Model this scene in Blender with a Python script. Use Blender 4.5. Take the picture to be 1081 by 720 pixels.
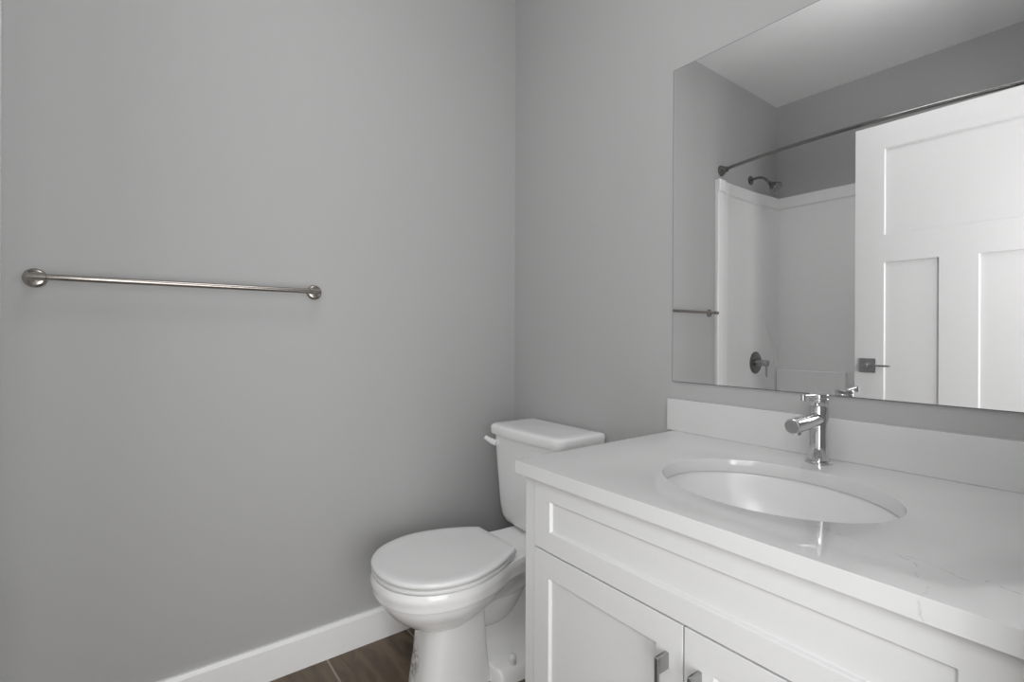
import bpy, bmesh, math, random
from mathutils import Vector, Matrix
for o in list(bpy.data.objects):
    bpy.data.objects.remove(o, do_unlink=True)
S = bpy.context.scene
COL = S.collection
PI = math.pi

# ------------------------------------------------------------------ camera
CAM_H = 1.077
yaw = math.radians(52.99); roll = math.radians(.2504)
fw = Vector((math.cos(yaw), math.sin(yaw), 0)); rt = Vector((math.sin(yaw), -math.cos(yaw), 0)); up = Vector((0, 0, 1))
cd = bpy.data.cameras.new('camera'); cam = bpy.data.objects.new('camera', cd); COL.objects.link(cam)
right = rt * math.cos(roll) + up * math.sin(roll)
upv = up * math.cos(roll) - rt * math.sin(roll)
M = Matrix((right, upv, -fw)).transposed().to_4x4(); M.translation = (0, 0, CAM_H)
cam.matrix_world = M
cd.sensor_width = 36; cd.sensor_fit = 'HORIZONTAL'; cd.lens = 36 * 525.99 / 1081; cd.shift_y = -6.92 / 1081; cd.clip_start = .01
S.camera = cam

# ------------------------------------------------------------------ light
W = bpy.data.worlds.new('world'); S.world = W; W.use_nodes = True
bg = W.node_tree.nodes['Background']; bg.inputs[0].default_value = (1, 1, 1, 1); bg.inputs[1].default_value = .3
def area(name, loc, rot, sx, sy, power):
    ld = bpy.data.lights.new(name, 'AREA'); ld.shape = 'RECTANGLE'; ld.size = sx; ld.size_y = sy; ld.energy = power
    lo = bpy.data.objects.new(name, ld); COL.objects.link(lo); lo.location = loc; lo.rotation_euler = rot
    return lo
area('hall_daylight', (.1, -.9, .7), (math.radians(90), 0, 0), 1.2, 1.2, 19)          # bright hall beyond the doorway
area('hall_window', (1.0, -.65, 1.5), (math.radians(90), 0, math.radians(37.7)), .28, .6, 17)
area('hall_fill', (-.5, -.6, 1.4), (math.radians(90), 0, math.radians(-50)), .8, 1.6, 10.5)  # added fill from the hall side, brightens vanity wall and tank front
area('doorway_fill', (-.10, -.02, 1.5), (math.radians(90), 0, math.radians(-55)), .3, .6, 4.0)  # added fill beside the camera, no real lamp here
area('ceiling_fill', (.35, .75, 2.66), (0, 0, 0), .5, .5, 3.2)  # added soft fill under the ceiling, no fixture modelled
area('bounce_fill', (.25, .35, 2.25), (math.radians(180), 0, 0), .5, .5, 5.0)          # added fill without a fixture, thrown up at the ceiling
VS = S.view_settings
VS.view_transform = 'Standard'; VS.look = 'None'; VS.gamma = 1; VS.use_curve_mapping = False; VS.exposure = 0.15
S.cycles.max_bounces = 12; S.cycles.diffuse_bounces = 8; S.cycles.glossy_bounces = 6

# ------------------------------------------------------------------ materials
def mat(name, col, rough=.5, metal=0, bump=0, bscale=60, coat=0, ior=1.5, aniso=0, spec=.5):
    m = bpy.data.materials.new(name); m.use_nodes = True
    nt = m.node_tree; b = nt.nodes['Principled BSDF']
    b.inputs['Base Color'].default_value = (*col, 1); b.inputs['Roughness'].default_value = rough
    b.inputs['Metallic'].default_value = metal; b.inputs['IOR'].default_value = ior
    b.inputs['Coat Weight'].default_value = coat; b.inputs['Coat Roughness'].default_value = .05
    b.inputs['Specular IOR Level'].default_value = spec; b.inputs['Anisotropic'].default_value = aniso
    tc = nt.nodes.new('ShaderNodeTexCoord')
    n = nt.nodes.new('ShaderNodeTexNoise'); n.inputs['Scale'].default_value = bscale; n.inputs['Detail'].default_value = 4
    nt.links.new(tc.outputs['Object'], n.inputs['Vector'])
    mx = nt.nodes.new('ShaderNodeMix'); mx.data_type = 'RGBA'; mx.inputs['Factor'].default_value = 0
    mx.inputs['A'].default_value = (*[c * .985 for c in col], 1); mx.inputs['B'].default_value = (*[min(1, c * 1.015) for c in col], 1)
    nt.links.new(n.outputs['Fac'], mx.inputs['Factor']); nt.links.new(mx.outputs['Result'], b.inputs['Base Color'])
    if bump:
        bp = nt.nodes.new('ShaderNodeBump'); bp.inputs['Strength'].default_value = bump; bp.inputs['Distance'].default_value = .002
        nt.links.new(n.outputs['Fac'], bp.inputs['Height']); nt.links.new(bp.outputs['Normal'], b.inputs['Normal'])
    return m
WALL = mat('grey_wall_paint', (.43, .43, .43), .6, bump=.06, bscale=350)
CEIL = mat('ceiling_paint', (.84, .84, .84), .8, bump=.1, bscale=200)
TRIM = mat('white_trim_paint', (.87, .87, .87), .35)
CAB = mat('white_cabinet_lacquer', (.68, .68, .68), .35)
DOOR = mat('white_door_paint', (.67, .67, .67), .4)
PORC = mat('white_porcelain', (.88, .88, .88), .12, coat=.3)
SEATM = mat('white_seat_plastic', (.80, .80, .80), .25)
SINKM = mat('white_sink_porcelain', (.74, .74, .74), .22)
ACRY = mat('white_acrylic', (.90, .90, .90), .25)
CHROME = mat('polished_chrome', (.66, .66, .66), .06, 1)
NICKEL = mat('brushed_nickel', (.37, .345, .32), .22, 1)
STEEL = mat('satin_handle_metal', (.42, .42, .42), .35, 1)
DARKST = mat('dark_shower_metal', (.24, .235, .23), .16, 1)
MIRROR = mat('mirror_silver', (.90, .90, .90), 0.0, 1)
MEDGE = mat('mirror_ground_edge', (.16, .17, .17), .3)
WOODDARK = mat('cabinet_interior', (.5, .5, .5), .6)

class NT:
    def __init__(s, m): s.t = m.node_tree; s.b = s.t.nodes['Principled BSDF']
    def n(s, typ, **kw):
        o = s.t.nodes.new(typ)
        for k, v in kw.items(): setattr(o, k, v)
        return o
    def put(s, sock, v):
        if isinstance(v, bpy.types.NodeSocket): s.t.links.new(v, sock)
        else: sock.default_value = v
    def m(s, op, a, b=None, c=None, clamp=False):
        o = s.n('ShaderNodeMath', operation=op, use_clamp=clamp); s.put(o.inputs[0], a)
        if b is not None: s.put(o.inputs[1], b)
        if c is not None: s.put(o.inputs[2], c)
        return o.outputs[0]
    def v(s, op, a, b=None):
        o = s.n('ShaderNodeVectorMath', operation=op); s.put(o.inputs[0], a)
        if b is not None:
            s.put(o.inputs['Scale'] if op == 'SCALE' else o.inputs[1], b)
        return o.outputs['Value'] if op in ('DOT_PRODUCT', 'LENGTH', 'DISTANCE') else o.outputs['Vector']
    def mix(s, f, a, b):
        o = s.n('ShaderNodeMix', data_type='RGBA'); s.put(o.inputs['Factor'], f)
        for k, x in (('A', a), ('B', b)):
            s.put(o.inputs[k], x if isinstance(x, bpy.types.NodeSocket) else (*x, 1))
        return o.outputs['Result']
    def noise(s, vec, scale, detail=4):
        o = s.n('ShaderNodeTexNoise'); o.inputs['Scale'].default_value = scale; o.inputs['Detail'].default_value = detail
        s.put(o.inputs['Vector'], vec); return o

# quartz: pale with soft clouds and a few fine grey veins that follow fixed paths across the slab
def quartz():
    m = mat('white_quartz', (.7, .7, .7), .09, spec=.7)
    g = NT(m)
    pos = g.n('ShaderNodeTexCoord').outputs['Object']
    cl = g.noise(pos, 6, 5)
    base = g.mix(cl.outputs['Fac'], (.61, .61, .61), (.67, .67, .67))
    w = g.noise(pos, 30, 3)
    wv = g.v('SCALE', g.v('SUBTRACT', w.outputs['Color'], (.5, .5, .5)), .035)
    p = g.v('ADD', pos, wv)
    zt = .795
    veins = [
        ([(.800, .330, zt), (.805, .300, zt), (.800, .255, zt), (.785, .215, zt), (.757, .183, zt), (.720, .168, zt), (.681, .165, zt), (.681, .162, .767)], .0013, .6),
        ([(.785, .215, zt), (.790, .180, zt), (.768, .148, zt), (.790, .128, zt), (.775, .100, zt), (.785, .06, zt)], .0014, .7),
        ([(1.20, .62, zt), (1.12, .70, zt), (1.05, .74, zt), (.99, .82, zt)], .0014, .25),
        ([(1.27, .60, .888), (1.27, .58, .83), (1.27, .55, .80)], .0014, .25),
    ]
    tot = None
    for pts, wd, st in veins:
        for a, b in zip(pts, pts[1:]):
            A = Vector(a); D = Vector(b) - A
            rel = g.v('SUBTRACT', p, tuple(A))
            t = g.m('DIVIDE', g.v('DOT_PRODUCT', rel, tuple(D)), D.dot(D), clamp=True)
            sc = g.v('SCALE', tuple(D), t)
            d = g.v('DISTANCE', rel, sc)
            e = g.m('MULTIPLY', g.m('SUBTRACT', 1.0, g.m('DIVIDE', d, wd * 1.8), clamp=True), st)
            tot = e if tot is None else g.m('MAXIMUM', tot, e)
    fade = g.m('MULTIPLY', tot, g.m('MULTIPLY_ADD', g.noise(pos, 22, 2).outputs['Fac'], 2.2, -.45, clamp=True))
    g.t.links.new(g.mix(fade, base, (.28, .28, .28)), g.b.inputs['Base Color'])
    return m
QUARTZ = quartz()

# floor: wood-look plank tile, planks run along Y, thin pale grout
def floor_mat():
    m = mat('wood_look_tile', (.2, .16, .13), .45)
    g = NT(m)
    pos = g.n('ShaderNodeTexCoord').outputs['Object']
    sp = g.n('ShaderNodeSeparateXYZ'); g.put(sp.inputs[0], pos)
    pw = .285
    u = g.m('DIVIDE', g.m('SUBTRACT', sp.outputs['X'], .507), pw)
    idx = g.m('FLOOR', u); fx = g.m('FRACT', u)
    wn = g.n('ShaderNodeTexWhiteNoise', noise_dimensions='1D'); g.put(wn.inputs['W'], idx)
    vv = g.m('ADD', g.m('DIVIDE', sp.outputs['Y'], 1.2), wn.outputs['Value'])
    fy = g.m('FRACT', vv); idy = g.m('FLOOR', vv)
    gx = g.m('LESS_THAN', g.m('ABSOLUTE', g.m('SUBTRACT', g.m('FRACT', g.m('ADD', u, .5)), .5)), .0125)
    gy = g.m('LESS_THAN', g.m('ABSOLUTE', g.m('SUBTRACT', g.m('FRACT', g.m('ADD', vv, .5)), .5)), .0018)
    gr = g.m('MAXIMUM', gx, gy)
    cb = g.n('ShaderNodeCombineXYZ'); g.put(cb.inputs[0], g.m('ADD', g.m('MULTIPLY', sp.outputs['X'], 9.0), g.m('MULTIPLY', idx, 7.3)))
    g.put(cb.inputs[1], g.m('MULTIPLY', sp.outputs['Y'], 2.0)); g.put(cb.inputs[2], g.m('MULTIPLY', idy, 3.1))
    n1 = g.noise(cb.outputs[0], 2.2, 7); n1.inputs['Distortion'].default_value = 1.2
    n2 = g.noise(cb.outputs[0], 9, 4)
    f = g.m('MULTIPLY_ADD', n1.outputs['Fac'], 2.4, -.75, clamp=True)
    c = g.mix(f, (.062, .043, .026), (.200, .145, .095))
    c = g.mix(g.m('MULTIPLY', n2.outputs['Fac'], .35), c, (.110, .080, .053))
    c = g.mix(gr, c, (.30, .26, .22))
    g.t.links.new(c, g.b.inputs['Base Color'])
    return m
FLOOR = floor_mat()

# toilet porcelain with a patch of grey scuffs on the pedestal
def porc_scuffed():
    m = mat('scuffed_porcelain', (.88, .88, .88), .12, coat=.3)
    g = NT(m)
    pos = g.n('ShaderNodeTexCoord').outputs['Object']
    e = g.v('MULTIPLY', g.v('SUBTRACT', pos, (.686, 1.388, .082)), (1.0, 1.4, .8))
    d = g.v('LENGTH', e)
    mask = g.m('SUBTRACT', 1.0, g.m('DIVIDE', d, .060), clamp=True)
    n = g.noise(pos, 55, 6); n.inputs['Distortion'].default_value = .8
    s_ = g.m('MULTIPLY', g.m('MULTIPLY_ADD', n.outputs['Fac'], 7, -3.1, clamp=True), g.m('MULTIPLY', mask, 1.7, clamp=True), clamp=True)
    g.t.links.new(g.mix(g.m('MULTIPLY', s_, .75), (.88, .88, .88), (.22, .22, .22)), g.b.inputs['Base Color'])
    return m
PORCS = porc_scuffed()

# ------------------------------------------------------------------ mesh helpers
def obj(name, bm, m, parent=None, smooth=None, bevel=0, seg=2):
    bmesh.ops.remove_doubles(bm, verts=bm.verts, dist=1e-6)
    bmesh.ops.recalc_face_normals(bm, faces=bm.faces)
    me = bpy.data.meshes.new(name); bm.to_mesh(me); bm.free()
    me.materials.append(m)
    o = bpy.data.objects.new(name, me); COL.objects.link(o)
    if parent is not None: o.parent = parent
    if smooth is not None or bevel:
        for p in me.polygons: p.use_smooth = True
        me.set_sharp_from_angle(angle=math.radians(smooth or 35))
    if bevel:
        b = o.modifiers.new('bevel', 'BEVEL'); b.width = bevel; b.segments = seg; b.limit_method = 'ANGLE'; b.angle_limit = math.radians(40)
        b.harden_normals = True
    return o
def thing(name, label, cat, group=None):
    o = bpy.data.objects.new(name, None); COL.objects.link(o); return tag(o, label, cat, group)
def tag(o, label, cat, group=None):
    o['label'] = label; o['category'] = cat
    if group: o['group'] = group
    return o
def struct(o, label=None, cat=None):
    o['kind'] = 'structure'
    if label: o['label'] = label
    if cat: o['category'] = cat
    return o
def box(bm, x0, x1, y0, y1, z0, z1):
    v = [bm.verts.new((x, y, z)) for z in (z0, z1) for y in (y0, y1) for x in (x0, x1)]
    for f in ((0, 2, 3, 1), (4, 5, 7, 6), (0, 1, 5, 4), (2, 6, 7, 3), (0, 4, 6, 2), (1, 3, 7, 5)):
        bm.faces.new([v[i] for i in f])
def loft(bm, rings, cap0=True, cap1=True, closed=True):
    R = [[bm.verts.new(p) for p in r] for r in rings]
    n = len(R[0])
    for a, b in zip(R, R[1:]):
        for i in range(n if closed else n - 1):
            j = (i + 1) % n
            bm.faces.new((a[i], a[j], b[j], b[i]))
    if cap0: bm.faces.new(R[0][::-1])
    if cap1: bm.faces.new(R[-1])
    return R
def frame(d):
    d = Vector(d).normalized()
    a = Vector((0, 0, 1)) if abs(d.z) < .9 else Vector((1, 0, 0))
    u = d.cross(a).normalized(); return u, d.cross(u).normalized()
def circ(c, d, r, n=32):
    u, v = frame(d); c = Vector(c)
    return [c + u * (r * math.cos(2 * PI * i / n)) + v * (r * math.sin(2 * PI * i / n)) for i in range(n)]
def lathe(bm, base, d, prof, n=40, cap=True):        # prof: (distance along d, radius)
    base = Vector(base); dn = Vector(d).normalized()
    loft(bm, [circ(base + dn * t, d, max(r, 1e-5), n) for t, r in prof], cap, cap)
def cr(p, t):                                         # Catmull-Rom through list of tuples/vectors, t in 0..len-1
    n = len(p) - 1; i = min(int(t), n - 1); f = t - i
    a, b, c, d = p[max(i - 1, 0)], p[i], p[i + 1], p[min(i + 2, n)]
    return [.5 * (2 * b[k] + (c[k] - a[k]) * f + (2 * a[k] - 5 * b[k] + 4 * c[k] - d[k]) * f * f + (3 * b[k] - a[k] - 3 * c[k] + d[k]) * f ** 3) for k in range(len(b))]
def spline(p, per=8):
    m = (len(p) - 1) * per
    return [cr(p, i / per) for i in range(m + 1)]
def tube(bm, pts, r, n=20, per=8, smooth=True):       # pts (x,y,z) ; r number or list
    rr = r if isinstance(r, (list, tuple)) else [r] * len(pts)
    q = [(*p, a) for p, a in zip(pts, rr)]
    if smooth: q = spline(q, per)
    P = [Vector(a[:3]) for a in q]
    rings = []; u = None
    for i, c in enumerate(P):
        d = (P[min(i + 1, len(P) - 1)] - P[max(i - 1, 0)]).normalized()
        if u is None: u, _ = frame(d)
        else: u = (u - d * u.dot(d)).normalized()
        v = d.cross(u)
        rings.append([c + u * (q[i][3] * math.cos(2 * PI * k / n)) + v * (q[i][3] * math.sin(2 * PI * k / n)) for k in range(n)])
    loft(bm, rings)
def panelled(bm, P, u0, u1, v0, v1, th, panels, rec, lip=.002):
    """slab of thickness th whose front face carries recessed panels; P maps (u, v, depth behind the front) to a point"""
    us = sorted({u0, u1, *[p[0] for p in panels], *[p[1] for p in panels]})
    vs = sorted({v0, v1, *[p[2] for p in panels], *[p[3] for p in panels]})
    vt = {}
    def V(u, v, d):
        k = (round(u, 6), round(v, 6), round(d, 6))
        if k not in vt: vt[k] = bm.verts.new(P(u, v, d))
        return vt[k]
    inside = lambda a, b: any(p[0] < a < p[1] and p[2] < b < p[3] for p in panels)
    for a0, a1 in zip(us, us[1:]):
        for b0, b1 in zip(vs, vs[1:]):
            if not inside((a0 + a1) / 2, (b0 + b1) / 2):
                bm.faces.new((V(a0, b0, 0), V(a1, b0, 0), V(a1, b1, 0), V(a0, b1, 0)))
            bm.faces.new((V(a0, b0, th), V(a0, b1, th), V(a1, b1, th), V(a1, b0, th)))
    for p0, p1, q0, q1 in panels:
        uu = [u for u in us if p0 <= u <= p1]; vvv = [v for v in vs if q0 <= v <= q1]
        e = lip
        X = lambda u: p0 + e if u == p0 else (p1 - e if u == p1 else u)
        Y = lambda v: q0 + e if v == q0 else (q1 - e if v == q1 else v)
        for a0, a1 in zip(uu, uu[1:]):
            for b0, b1 in zip(vvv, vvv[1:]):
                bm.faces.new((V(X(a0), Y(b0), rec), V(X(a1), Y(b0), rec), V(X(a1), Y(b1), rec), V(X(a0), Y(b1), rec)))
        for a0, a1 in zip(uu, uu[1:]):
            for q in (q0, q1): bm.faces.new((V(a0, q, 0), V(a1, q, 0), V(X(a1), Y(q), rec), V(X(a0), Y(q), rec)))
        for b0, b1 in zip(vvv, vvv[1:]):
            for p in (p0, p1): bm.faces.new((V(p, b0, 0), V(p, b1, 0), V(X(p), Y(b1), rec), V(X(p), Y(b0), rec)))
    for a0, a1 in zip(us, us[1:]):
        for v in (v0, v1): bm.faces.new((V(a0, v, 0), V(a1, v, 0), V(a1, v, th), V(a0, v, th)))
    for b0, b1 in zip(vs, vs[1:]):
        for u in (u0, u1): bm.faces.new((V(u, b0, 0), V(u, b1, 0), V(u, b1, th), V(u, b0, th)))

# ------------------------------------------------------------------ room shell
XB, YA, XD, YC, HC = 1.29, 1.693, -1.045, .07, 2.69
T = .12
def B(*a):
    bm = bmesh.new(); box(bm, *a); return bm
struct(obj('floor', B(XD - T, XB + T, YC - T - .03, YA + T, -.1, 0), FLOOR))
struct(obj('ceiling', B(XD - T, XB + T, YC - T, YA + T, HC, HC + .1), CEIL))
struct(obj('wall_back', B(XD - T, XB, YA, YA + T, 0, HC), WALL))
struct(obj('wall_right', B(XB, XB + T, YC - T, YA + T, 0, HC), WALL))
struct(obj('wall_left', B(XD - T, XD, YC - T, YA, 0, HC), WALL))
DX0, DX1, DZ = -.195, .625, 2.08                       # doorway opening
bm = bmesh.new()
box(bm, XD, DX0, YC - T, YC, 0, HC); box(bm, DX1, XB, YC - T, YC, 0, HC); box(bm, DX0, DX1, YC - T, YC, DZ, HC)
struct(obj('wall_front', bm, WALL))
def baseboard(name, path_pts, nrm):
    # path along the wall foot, nrm points into the room
    a, b = Vector(path_pts[0]), Vector(path_pts[1]); nrm = Vector(nrm)
    prof = [(0, 0), (.014, 0), (.014, .098), (.011, .104), (.009, .110), (0, .110)]
    bm = bmesh.new()
    loft(bm, [[p + nrm * d + Vector((0, 0, z)) for d, z in prof] for p in (a, b)])
    return struct(obj(name, bm, TRIM))
baseboard('baseboard_back', [(-.26, YA, 0), (XB, YA, 0)], (0, -1, 0))
baseboard('baseboard_right', [(XB, .88, 0), (XB, YA - .014, 0)], (-1, 0, 0))
# casing round the doorway, room side, with the jamb lining
bm = bmesh.new()
box(bm, DX0 - .065, DX0 + .006, YC, YC + .016, 0, DZ + .06)
box(bm, DX0 + .006, DX1 + .05, YC, YC + .016, DZ - .006, DZ + .06)
struct(obj('trim_1', bm, TRIM, bevel=.002))

# ------------------------------------------------------------------ open door (leaf parallel to the vanity wall)
DF = -.19; DY0, DY1 = .160, .922
bm = bmesh.new()
panelled(bm, lambda u, v, d: (DF - d, u, v), DY0, DY1, .012, 2.060, .035,
         [(.276, .805, 1.545, 1.946), (.608, .805, .25, 1.419), (.276, .480, .25, 1.419)], .009, .003)
door = struct(obj('door_1', bm, DOOR, bevel=.001, seg=1), 'white three-panel door standing open, seen in the mirror', 'door')
bm = bmesh.new(); box(bm, DF, DF + .009, .832, .899, .906, .972)
hd = obj('door_handle', bm, STEEL, door, bevel=.0015)
bm = bmesh.new(); lathe(bm, (DF + .009, .8655, .940), (1, 0, 0), [(0, .012), (.035, .012), (.036, .009)], 24)
obj('handle_neck', bm, STEEL, hd, smooth=35)
bm = bmesh.new(); box(bm, DF + .035, DF + .044, .770, .878, .936, .945)
obj('lever', bm, STEEL, hd, bevel=.002)
for z in (.25, 1.05, 1.82):
    bm = bmesh.new(); lathe(bm, (DF + .004, DY0 - .006, z - .04), (0, 0, 1), [(0, .005), (.08, .005)], 16)
    obj('hinge', bm, STEEL, door, smooth=35)

# ------------------------------------------------------------------ wall mirror
mt = thing('wall_mirror', 'large frameless rectangular mirror on the wall above the sink', 'mirror')
mt.location = (XB, .5, .938)
def rel(o, root):                                       # keep the world-space mesh under an Empty placed elsewhere
    o.matrix_parent_inverse = Matrix.Translation(-Vector(root.location)); return o
MY0, MY1, MZ0, MZ1 = .10, .905, .938, 1.870
bm = bmesh.new(); box(bm, XB - .0048, XB - .0002, MY0, MY1, MZ0, MZ1)
rel(obj('glass_backing', bm, MEDGE, mt), mt)
bm = bmesh.new(); box(bm, XB - .0056, XB - .0048, MY0 + .002, MY1 - .002, MZ0 + .002, MZ1 - .002)
rel(obj('mirror_glass', bm, MIRROR, mt), mt)

# ------------------------------------------------------------------ towel bar
tb = thing('towel_bar', 'brushed nickel towel bar fixed to the grey wall left of the toilet', 'towel bar')
TZ, TY = CAM_H + .134, YA - .052
for x, xa, xb in ((-.200, -.211, -.174), (.463, .434, .470)):
    bm = bmesh.new()
    lathe(bm, (x, YA, TZ), (0, -1, 0), [(0, .0235), (.005, .0235), (.009, .0215), (.011, .017), (.0115, .010)], 36)
    fl = obj('wall_flange', bm, NICKEL, tb, smooth=40)
    bm = bmesh.new(); lathe(bm, (x, YA - .011, TZ), (0, -1, 0), [(0, .008), (.042, .008)], 24)
    obj('post', bm, NICKEL, fl, smooth=40)
    bm = bmesh.new(); lathe(bm, (xa, TY, TZ), (1, 0, 0), [(0, .0075), (.001, .0092), (xb - xa - .001, .0092), (xb - xa, .0078)], 24)
    obj('collar', bm, NICKEL, tb, smooth=40)
bm = bmesh.new(); lathe(bm, (-.19, TY, TZ), (1, 0, 0), [(0, .0078), (.64, .0078)], 24)
obj('rail', bm, NICKEL, tb, smooth=40)

# ------------------------------------------------------------------ vanity cabinet
VX, VY0, VY1, VZ = .70, YC + .002, .877, .7665
va = thing('vanity_cabinet', 'white shaker vanity cabinet with two doors under the quartz counter', 'cabinet')
bm = bmesh.new()
box(bm, VX + .021, XB - .002, VY1 - .018, VY1, .0, VZ)          # left gable
box(bm, VX + .021, XB - .002, VY0, VY0 + .018, .0, VZ)          # right gable
box(bm, VX + .021, XB - .002, VY0 + .018, VY1 - .018, .09, .108)
box(bm, XB - .014, XB - .002, VY0 + .018, VY1 - .018, .108, VZ - .16)
box(bm, VX + .075, VX + .09, VY0 + .018, VY1 - .018, 0, .09)   # toe kick
box(bm, VX + .021, VX + .04, VY0 + .018, VY1 - .018, .60, .63)
box(bm, VX + .021, VX + .04, VY0 + .018, VY1 - .018, VZ - .03, VZ)
obj('carcass', bm, CAB, va, bevel=.001, seg=1)
bm = bmesh.new(); box(bm, VX + .002, VX + .021, .8465, VY1, .095, VZ)
obj('filler_strip', bm, CAB, va, bevel=.0015)
PX = lambda u, v, d: (VX + d, u, v)
bm = bmesh.new(); panelled(bm, PX, .0765, .844, .6145, .7635, .020, [(.137, .794, .657, .722)], .007, .003)
obj('drawer_front', bm, CAB, va, bevel=.0012, seg=2)
for a, b, pa, pb, hy in ((.4715, .844, .523, .796, .500), (.0765, .4685, .137, .417, .440)):
    bm = bmesh.new(); panelled(bm, PX, a, b, .097, .6115, .020, [(pa, pb, .150, .559)], .007, .003)
    d = obj('cabinet_door', bm, CAB, va, bevel=.0012, seg=2)
    bm = bmesh.new()
    lo, hi = .400, .556
    box(bm, VX - .030, VX - .0265, hy - .0035, hy + .0035, lo, hi)
    box(bm, VX - .0265, VX, hy - .0035, hy + .0035, hi - .026, hi)
    box(bm, VX - .0265, VX, hy - .0035, hy + .0035, lo, lo + .026)
    obj('pull_handle', bm, STEEL, d, bevel=.0008)

# ------------------------------------------------------------------ countertop with oval cut-out, backsplash
CX0, CX1, CY0, CY1, CZ0, CZ1 = .681, XB, YC, .889, .767, .795
SX, SY, SA, SB = .960, .460, .170, .206                  # sink centre and half axes (X, Y)
def counter():
    bm = bmesh.new(); N = 96
    angs = [2 * PI * i / N for i in range(N)]
    for c in ((CX0, CY0), (CX0, CY1), (CX1, CY0), (CX1, CY1)):
        t = math.atan2((c[1] - SY) , (c[0] - SX)) % (2 * PI)
        k = min(range(N), key=lambda i: abs(angs[i] - t)); angs[k] = t
    def rect(t):
        c, s = math.cos(t), math.sin(t)
        k = min(((CX1 if c > 0 else CX0) - SX) / c if abs(c) > 1e-9 else 1e9, ((CY1 if s > 0 else CY0) - SY) / s if abs(s) > 1e-9 else 1e9)
        return SX + c * k, SY + s * k
    def ell(t, g=0):
        c, s = math.cos(t), math.sin(t)
        r = 1 / math.sqrt((c / (SA + g)) ** 2 + (s / (SB + g)) ** 2)
        return SX + c * r, SY + s * r
    loops = []
    for f, z in ((lambda t: ell(t), CZ0), (lambda t: ell(t), CZ1 - .002), (lambda t: ell(t, .0006), CZ1 - .0006), (lambda t: ell(t, .002), CZ1), (rect, CZ1), (rect, CZ0)):
        loops.append([bm.verts.new((*f(t), z)) for t in angs])
    loops.append(loops[0])
    for a, b in zip(loops, loops[1:]):
        for i in range(N):
            j = (i + 1) % N; bm.faces.new((a[i], a[j], b[j], b[i]))
    return bm
ct = obj('countertop', counter(), QUARTZ, smooth=30)
tag(ct, 'white veined quartz countertop with an oval sink cut-out on the vanity', 'countertop')
bm = bmesh.new(); box(bm, XB - .02, XB, YC, .912, CZ1, .888)
bs = obj('backsplash', bm, QUARTZ, bevel=.001, seg=1)
tag(bs, 'low white quartz upstand along the wall behind the faucet, under the mirror', 'backsplash')

# ------------------------------------------------------------------ undermount sink
sk = thing('sink', 'oval white porcelain undermount basin set into the countertop', 'sink')
sk.location = (SX, SY, .62)
bm = bmesh.new()
def ring(k, z, n=80, dx=0): return [(SX + dx + SA * k * math.cos(2 * PI * i / n), SY + SB * k * math.sin(2 * PI * i / n), z) for i in range(n)]
inner = [(1.02, CZ0 - .002), (1.015, CZ0 - .006), (1.00, CZ0 - .022), (.965, CZ0 - .05), (.90, CZ0 - .085), (.78, CZ0 - .118), (.6, CZ0 - .138), (.35, CZ0 - .147), (.13, CZ0 - .150)]
outer = [(.13, CZ0 - .162), (.6, CZ0 - .150), (.85, CZ0 - .118), (1.03, CZ0 - .05), (1.05, CZ0 - .014), (1.13, CZ0 - .013), (1.13, CZ0 - .0005), (1.035, CZ0 - .0005), (1.02, CZ0 - .002)]
loft(bm, [ring(k, z) for k, z in inner + outer], False, False)
rel(obj('basin', bm, SINKM, sk, smooth=50), sk)
bm = bmesh.new(); lathe(bm, (SX, SY, CZ0 - .166), (0, 0, 1), [(0, .02), (.0165, .02), (.018, .027), (.0195, .026), (.0195, .018), (.0185, .0175), (.0215, .012), (.022, .001)], 32)
rel(obj('drain', bm, CHROME, sk, smooth=40), sk)

# ------------------------------------------------------------------ faucet
FX, FY = 1.213, .474
fa = thing('faucet', 'polished chrome single-lever faucet standing behind the sink', 'faucet')
fa.location = (FX, FY, CZ1)
bm = bmesh.new(); lathe(bm, (FX, FY, CZ1), (0, 0, 1), [(0, .027), (.004, .027), (.006, .025), (.0065, .019)], 40)
rel(obj('base_ring', bm, CHROME, fa, smooth=40), fa)
bm = bmesh.new(); lathe(bm, (FX, FY, CZ1 + .005), (0, 0, 1), [(0, .0200), (.118, .0190), (.120, .0182), (.1205, .0165), (.122, .0165), (.1225, .0182), (.124, .0190), (.137, .0190), (.139, .0178)], 40)
rel(obj('body', bm, CHROME, fa, smooth=30), fa)
bm = bmesh.new(); lathe(bm, (FX - .008, FY, CZ1 + .097), (-1, 0, -.03), [(0, .0150), (.117, .0162), (.1195, .0158), (.1205, .0146)], 36)
spo = rel(obj('spout', bm, CHROME, fa, smooth=30), fa)
bm = bmesh.new(); lathe(bm, (FX - .108, FY, CZ1 + .0815), (0, 0, -1), [(0, .010), (.006, .010), (.0065, .008)], 24)
obj('aerator', bm, CHROME, spo, smooth=30)
bm = bmesh.new(); lathe(bm, (FX - .1284, FY, CZ1 + .0933), (-1, 0, -.03), [(0, .0135), (.0008, .0135), (.0012, .0130)], 32)  # grey disc, puts the dark reflection on the spout end into colour
obj('reflection_disc', bm, STEEL, spo, smooth=30)
bm = bmesh.new(); lathe(bm, (FX, FY, CZ1 + .144), (0, 0, 1), [(0, .0190), (.001, .0198), (.007, .0198), (.0085, .0185)], 40)
cap = rel(obj('cap', bm, CHROME, fa, smooth=30), fa)
bm = bmesh.new()
lathe(bm, (FX + .017, FY, CZ1 + .149), (-1, 0, .05), [(0, .0028), (.095, .0028)], 16)
lathe(bm, (FX - .078, FY, CZ1 + .157), (0, 0, -1), [(0, .004), (.001, .005), (.013, .005), (.014, .004)], 20)
rel(obj('lever', bm, CHROME, fa, smooth=35), fa)

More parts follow.
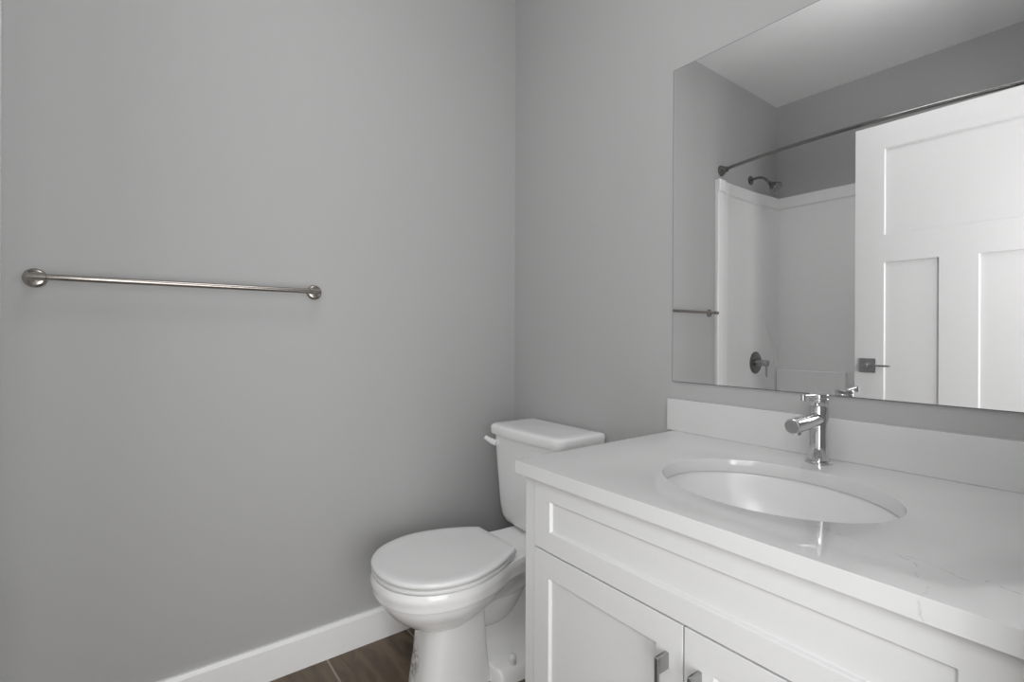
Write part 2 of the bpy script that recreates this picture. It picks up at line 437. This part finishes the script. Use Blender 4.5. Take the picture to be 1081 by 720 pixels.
# ------------------------------------------------------------------ toilet
TC = 1.362                                                # centre line in Y
to = thing('toilet', 'white two-piece toilet with closed lid between wall and vanity', 'toilet')
to.location = (.95, TC, 0)
def outline(half, z, per=6):
    h = [tuple(p) for p in half]
    full = h + [(x, -w) for x, w in h[-2:0:-1]]
    n = len(full); pts = []
    for i in range(n):
        seg4 = [full[(i - 1) % n], full[i], full[(i + 1) % n], full[(i + 2) % n]]
        for k in range(per):
            q = cr(seg4, 1 + k / per); pts.append((q[0], TC + q[1], z))
    return pts
def sections(bm, secs, zper=4, **kw):
    # secs: list of (z, [(x, half width), ...]) all with the same number of points; interpolated with Catmull-Rom
    flat = [[z] + [c for p in h for c in p] for z, h in secs]
    rings = []
    for q in spline(flat, zper):
        rings.append(outline([(q[1 + 2 * i], max(q[2 + 2 * i], 0)) for i in range((len(q) - 1) // 2)], q[0]))
    loft(bm, rings, **kw)
RIM = [(.548, 0), (.566, .084), (.628, .153), (.735, .184), (.850, .166), (.940, .128), (1.06, .108), (1.18, .108), (1.20, .09), (1.203, 0)]
def inset(h, d, db=0, cx=.76, kx=1.0):
    # shrink towards the centre line and cx
    return [(cx + (x - cx) * (1 - d * kx) if x < cx else cx + (x - cx) * (1 - db), w * (1 - d)) for x, w in h]
bm = bmesh.new()
# bowl shell from the rim down to the foot of the bowl
secs = [(.368, inset(RIM, .05)), (.3685, inset(RIM, .016)), (.365, inset(RIM, .002)), (.350, [(x - .003 if x < .7 else x, w + .002) for x, w in RIM]), (.334, inset(RIM, -.002)), (.321, inset(RIM, .006)),
        (.318, inset(RIM, .016)), (.317, inset(RIM, .050, .02)), (.313, inset(RIM, .054, .03)), (.292, inset(RIM, .090, .14)), (.262, inset(RIM, .20, .32)), (.232, inset(RIM, .36, .48)), (.212, inset(RIM, .50, .58)), (.203, inset(RIM, .57, .64))]
sections(bm, secs, 3)
# front column of the pedestal
def rr(x0, x1, w, k=.35):
    c = (x0 + x1) / 2
    return [(x0, 0), (x0 + .006, w * .55), (x0 + .035, w * .92), (c, w), (x1 - .03, w), (x1 - .004, w * .93), (x1, w * .6), (x1, 0)]
sections(bm, [(.24, rr(.688, .868, .084)), (.18, rr(.686, .872, .084)), (.10, rr(.678, .878, .086)), (.03, rr(.668, .886, .089)), (.0, rr(.665, .888, .090))], 4)
# trapway
tube(bm, [(.78, TC, .235), (.87, TC, .215), (.95, TC, .205), (1.02, TC, .26), (1.075, TC, .30), (1.13, TC, .26), (1.145, TC, .15), (1.14, TC, .02)],
     [.075, .078, .074, .066, .062, .064, .066, .07], 28, 6)
# body web and foot at the back
sections(bm, [(.34, rr(.84, 1.20, .085)), (.25, rr(.83, 1.19, .046)), (.13, rr(.82, 1.17, .046)), (.09, rr(.82, 1.17, .056)), (.052, rr(.86, 1.18, .088)), (.034, rr(.875, 1.19, .130)), (.0, rr(.872, 1.195, .146))], 4)
rel(obj('bowl', bm, PORCS, to, smooth=38), to)
for s in (-1, 1):
    bm = bmesh.new(); lathe(bm, (.952, TC + s * .108, .038), (0, 0, 1), [(0, .0140), (.016, .0135), (.024, .0115), (.029, .007), (.0305, .0005)], 24)
    rel(obj('bolt_cap', bm, SEATM, to, smooth=40), to)
# seat and lid
LID = [(.548, 0), (.567, .088), (.630, .158), (.737, .190), (.845, .170), (.930, .130), (.961, .108), (.965, .104), (.966, .07), (.966, 0)]
def off(h, d): return [(x + d if i == 0 else (x - d if i >= len(h) - 3 else x + (d * .8 if x < .7 else (0 if x < .8 else -d * .35))), max(w - d * (1 if i not in (0,) else 0), 0) if w else 0) for i, (x, w) in enumerate(h)]
bm = bmesh.new()
loft(bm, [outline(off(LID, d), z) for d, z in ((.006, .371), (.001, .373), (0, .377), (.001, .382), (.005, .3845))])
rel(obj('seat', bm, SEATM, to, smooth=40), to)
bm = bmesh.new()
loft(bm, [outline(off(LID, d), z) for d, z in ((.005, .3875), (.0005, .3885), (-.001, .392), (-.001, .397), (.001, .4005), (.005, .4025))] + [outline([(.76 + (x - .76) * k, w * k) for x, w in LID], z) for k, z in ((.90, .4037), (.84, .4035), (.76, .4024), (.70, .4022), (.5, .4022))])
rel(obj('seat_lid', bm, SEATM, to, smooth=40), to)
for s in (-1, 1):
    bm = bmesh.new(); box(bm, .962, .988, TC + s * .075 - .012, TC + s * .075 + .012, .3685, .382)
    rel(obj('hinge', bm, SEATM, to, bevel=.005), to)
# tank: body bowed at the front and tapering to a rounded foot
def tank_ring(z, xf, xb, w, bow=.012, r=.03, n=10):
    pts = []
    def arc(cx, cy, a0, a1, rad):
        for i in range(n + 1):
            a = a0 + (a1 - a0) * i / n; pts.append([cx + rad * math.cos(a), cy + rad * math.sin(a)])
    arc(xb - .012, w - .012, 0, PI / 2, .012); arc(xf + r, w - r, PI / 2, PI, r)
    for i in range(1, 12): pts.append([xf, (w - r) * (1 - 2 * i / 12)])
    arc(xf + r, -w + r, PI, 1.5 * PI, r); arc(xb - .012, -w + .012, 1.5 * PI, 2 * PI, .012)
    for p in pts:
        if p[0] < (xf + xb) / 2: p[0] -= bow * (1 - (p[1] / w) ** 2) * min(1, ((xf + xb) / 2 - p[0]) / ((xb - xf) / 2 - r))
    return [(x, TC + y, z) for x, y in pts]
bm = bmesh.new()
loft(bm, [tank_ring(*a) for a in ((.372, 1.135, 1.225, .11), (.376, 1.118, 1.245, .140), (.388, 1.104, 1.255, .156), (.410, 1.096, 1.262, .165), (.45, 1.091, 1.266, .171), (.55, 1.085, 1.270, .178), (.64, 1.080, 1.274, .183), (.708, 1.078, 1.276, .187))])
rel(obj('tank', bm, PORC, to, smooth=40), to)
bm = bmesh.new()
loft(bm, [tank_ring(*a) for a in ((.706, 1.074, 1.278, .192), (.707, 1.068, 1.281, .197), (.711, 1.0665, 1.282, .199), (.731, 1.0655, 1.282, .200), (.737, 1.067, 1.281, .198), (.741, 1.071, 1.278, .194), (.743, 1.079, 1.272, .187), (.744, 1.10, 1.25, .155))])
rel(obj('tank_lid', bm, PORC, to, smooth=40), to)
bm = bmesh.new()
lathe(bm, (1.087, TC + .152, .676), (-1, 0, 0), [(0, .012), (.016, .012), (.018, .010)], 24)
tube(bm, [(1.066, TC + .146, .674), (1.058, TC + .160, .679), (1.050, TC + .174, .686), (1.045, TC + .186, .692)], [.0105, .0105, .009, .0085], 16, 5)
rel(obj('flush_lever', bm, SEATM, to, smooth=40), to)
bm = bmesh.new(); lathe(bm, (1.112, TC - .118, .405), (-1, 0, -.6), [(0, .011), (.012, .011), (.014, .008)], 20)
rel(obj('tank_bolt', bm, STEEL, to, smooth=40), to)

# ------------------------------------------------------------------ tub and shower surround (seen in the mirror)
tu = thing('bathtub', 'white acrylic tub and shower surround, seen in the mirror beside the door', 'bathtub')
tu.location = (-.65, .88, 0)
TX0, TY0, TY1 = -.270, YC + .004, YA - .003
ZT = 2.032
bm = bmesh.new()
def rrect(x0, x1, y0, y1, r, z, n=8):
    p = []
    for cx, cy, a in ((x1 - r, y1 - r, 0), (x0 + r, y1 - r, PI / 2), (x0 + r, y0 + r, PI), (x1 - r, y0 + r, 1.5 * PI)):
        for i in range(n + 1):
            t = a + PI / 2 * i / n; p.append((cx + r * math.cos(t), cy + r * math.sin(t), z))
    return p
xb_ = XD + .004
loft(bm, [rrect(xb_, TX0 - .012, TY0, TY1, .004, 0), rrect(xb_, TX0 - .012, TY0, TY1, .004, .40), rrect(xb_, TX0, TY0, TY1, .01, .425), rrect(xb_, TX0, TY0, TY1, .012, .445), rrect(xb_ + .006, TX0 - .008, TY0 + .006, TY1 - .006, .014, .452),
          rrect(xb_ + .075, TX0 - .08, TY0 + .10, TY1 - .075, .13, .450), rrect(xb_ + .085, TX0 - .09, TY0 + .11, TY1 - .085, .13, .43), rrect(xb_ + .12, TX0 - .12, TY0 + .19, TY1 - .11, .13, .15), rrect(xb_ + .18, TX0 - .18, TY0 + .27, TY1 - .17, .10, .09)])
rel(obj('tub', bm, ACRY, tu, smooth=40), tu)
def wall_profile(e):
    # plan of the surround, e = extra thickness (the top band)
    out = [(-.260, YA - .0015), (-.260, YA - .020 - e), (-.266, YA - .026 - e), (-.318, YA - .026 - e), (-.326, YA - .020 - e), (-.346, YA - .018 - e), (-.352, YA - .011 - e), (-.404, YA - .011 - e), (-.414, YA - .007 - e), (-.72, YA - .007 - e),
           (-.76, YA - .0085 - e), (-.80, YA - .012 - e), (-1.017 + e, YA - .030 - e)]
    return out
bm = bmesh.new()
pa = wall_profile(0); pb_ = wall_profile(.010)
back = [(-.3, YA - .0015), (XD + .002, YA - .0015), (XD + .002, YA - .085)]
rings = [[(x, y, .452) for x, y in pa], [(x, y, ZT - .082) for x, y in pa], [(x, y, ZT - .072) for x, y in pb_], [(x, y, ZT - .004) for x, y in pb_], [(x, y, ZT) for x, y in wall_profile(.006)],
         [(min(x, -.260), YA - .0015, ZT) for x, y in pa]]
loft(bm, rings, False, False, closed=False)
# moulded ridge sweeping down into the corner
tube(bm, [(-.82, YA - .010, 1.24), (-.88, YA - .016, 1.15), (-.935, YA - .020, 1.05), (-.975, YA - .024, .95), (-.99, YA - .026, .86)], [.003, .010, .012, .012, .009], 12, 5)
rel(obj('end_panel', bm, ACRY, tu, smooth=30), tu)
bm = bmesh.new()
xk = -1.017
prof = [(xk, .452), (xk, ZT - .082), (xk + .010, ZT - .072), (xk + .010, ZT - .004), (xk + .006, ZT), (XD + .002, ZT), (XD + .002, .452)]
loft(bm, [[(x, y, z) for x, z in prof] for y in (TY0 + .03, YA - .026)])
rel(obj('back_panel', bm, ACRY, tu, smooth=30), tu)
bm = bmesh.new(); box(bm, xk - .002, xk + .035, 1.235, YA - .032, .452, .846)
rel(obj('moulded_shelf', bm, ACRY, tu, bevel=.008, seg=3), tu)
bm = bmesh.new()
box(bm, XD + .002, -.260, YC + .0015, YC + .02, .452, ZT)
rel(obj('end_panel', bm, ACRY, tu, bevel=.004), tu)

# curved shower rod
ro = thing('shower_rod', 'curved metal shower curtain rod over the tub, seen in the mirror', 'shower rod')
ro.location = (-.32, .88, 2.10)
RZ = 2.098
pts = []
for i in range(13):
    y = YA - .02 + (YC + .02 - YA + .02) * i / 12; f = (i / 12 - .5) * 2
    pts.append((-.322 + .095 * (1 - f * f), y, RZ))
bm = bmesh.new(); tube(bm, pts, .0100, 18, 4)
rel(obj('rod', bm, DARKST, ro, smooth=40), ro)
for y, s in ((YA, -1), (YC, 1)):
    bm = bmesh.new(); lathe(bm, (-.326, y, RZ), (.12, s, 0), [(-.003, .033), (.006, .033), (.012, .030), (.03, .020), (.045, .0165), (.047, .0125)], 32)
    rel(obj('wall_flange', bm, DARKST, ro, smooth=40), ro)

# shower head
sh = thing('showerhead', 'small metal shower head on a bent arm above the tub surround', 'shower head')
sh.location = (-.685, YA, 2.107)
bm = bmesh.new(); lathe(bm, (-.685, YA, 2.107), (0, -1, 0), [(0, .030), (.004, .030), (.010, .022), (.013, .012)], 32)
rel(obj('wall_flange', bm, DARKST, sh, smooth=40), sh)
bm = bmesh.new(); tube(bm, [(-.685, YA - .008, 2.107), (-.685, YA - .05, 2.112), (-.685, YA - .09, 2.100), (-.685, YA - .132, 2.056)], .0085, 16, 6)
rel(obj('arm', bm, DARKST, sh, smooth=40), sh)
bm = bmesh.new(); lathe(bm, (-.685, YA - .124, 2.064), (0, -.72, -.70), [(0, .012), (.018, .015), (.022, .018), (.05, .036), (.066, .040), (.070, .038), (.071, .034)], 36)
rel(obj('spray_head', bm, DARKST, sh, smooth=40), sh)

# shower valve
sv = thing('shower_valve', 'round chrome shower valve with lever on the tub end panel', 'shower valve')
sv.location = (-.745, YA - .007, .897)
y0 = YA - .0075
bm = bmesh.new(); lathe(bm, (-.745, y0, .895), (0, -1, 0), [(0, .074), (.004, .074), (.009, .068), (.010, .03)], 40)
rel(obj('escutcheon', bm, DARKST, sv, smooth=40), sv)
bm = bmesh.new(); lathe(bm, (-.745, y0 - .010, .895), (0, -1, 0), [(0, .024), (.03, .022), (.032, .018), (.034, .018), (.036, .020), (.075, .020), (.077, .017)], 32)
k = rel(obj('handle_hub', bm, STEEL, sv, smooth=40), sv)
bm = bmesh.new(); lathe(bm, (-.745, y0 - .075, .890), (0, 0, -1), [(0, .006), (.085, .005), (.086, .003)], 16)
rel(obj('lever', bm, STEEL, sv, smooth=40), sv)
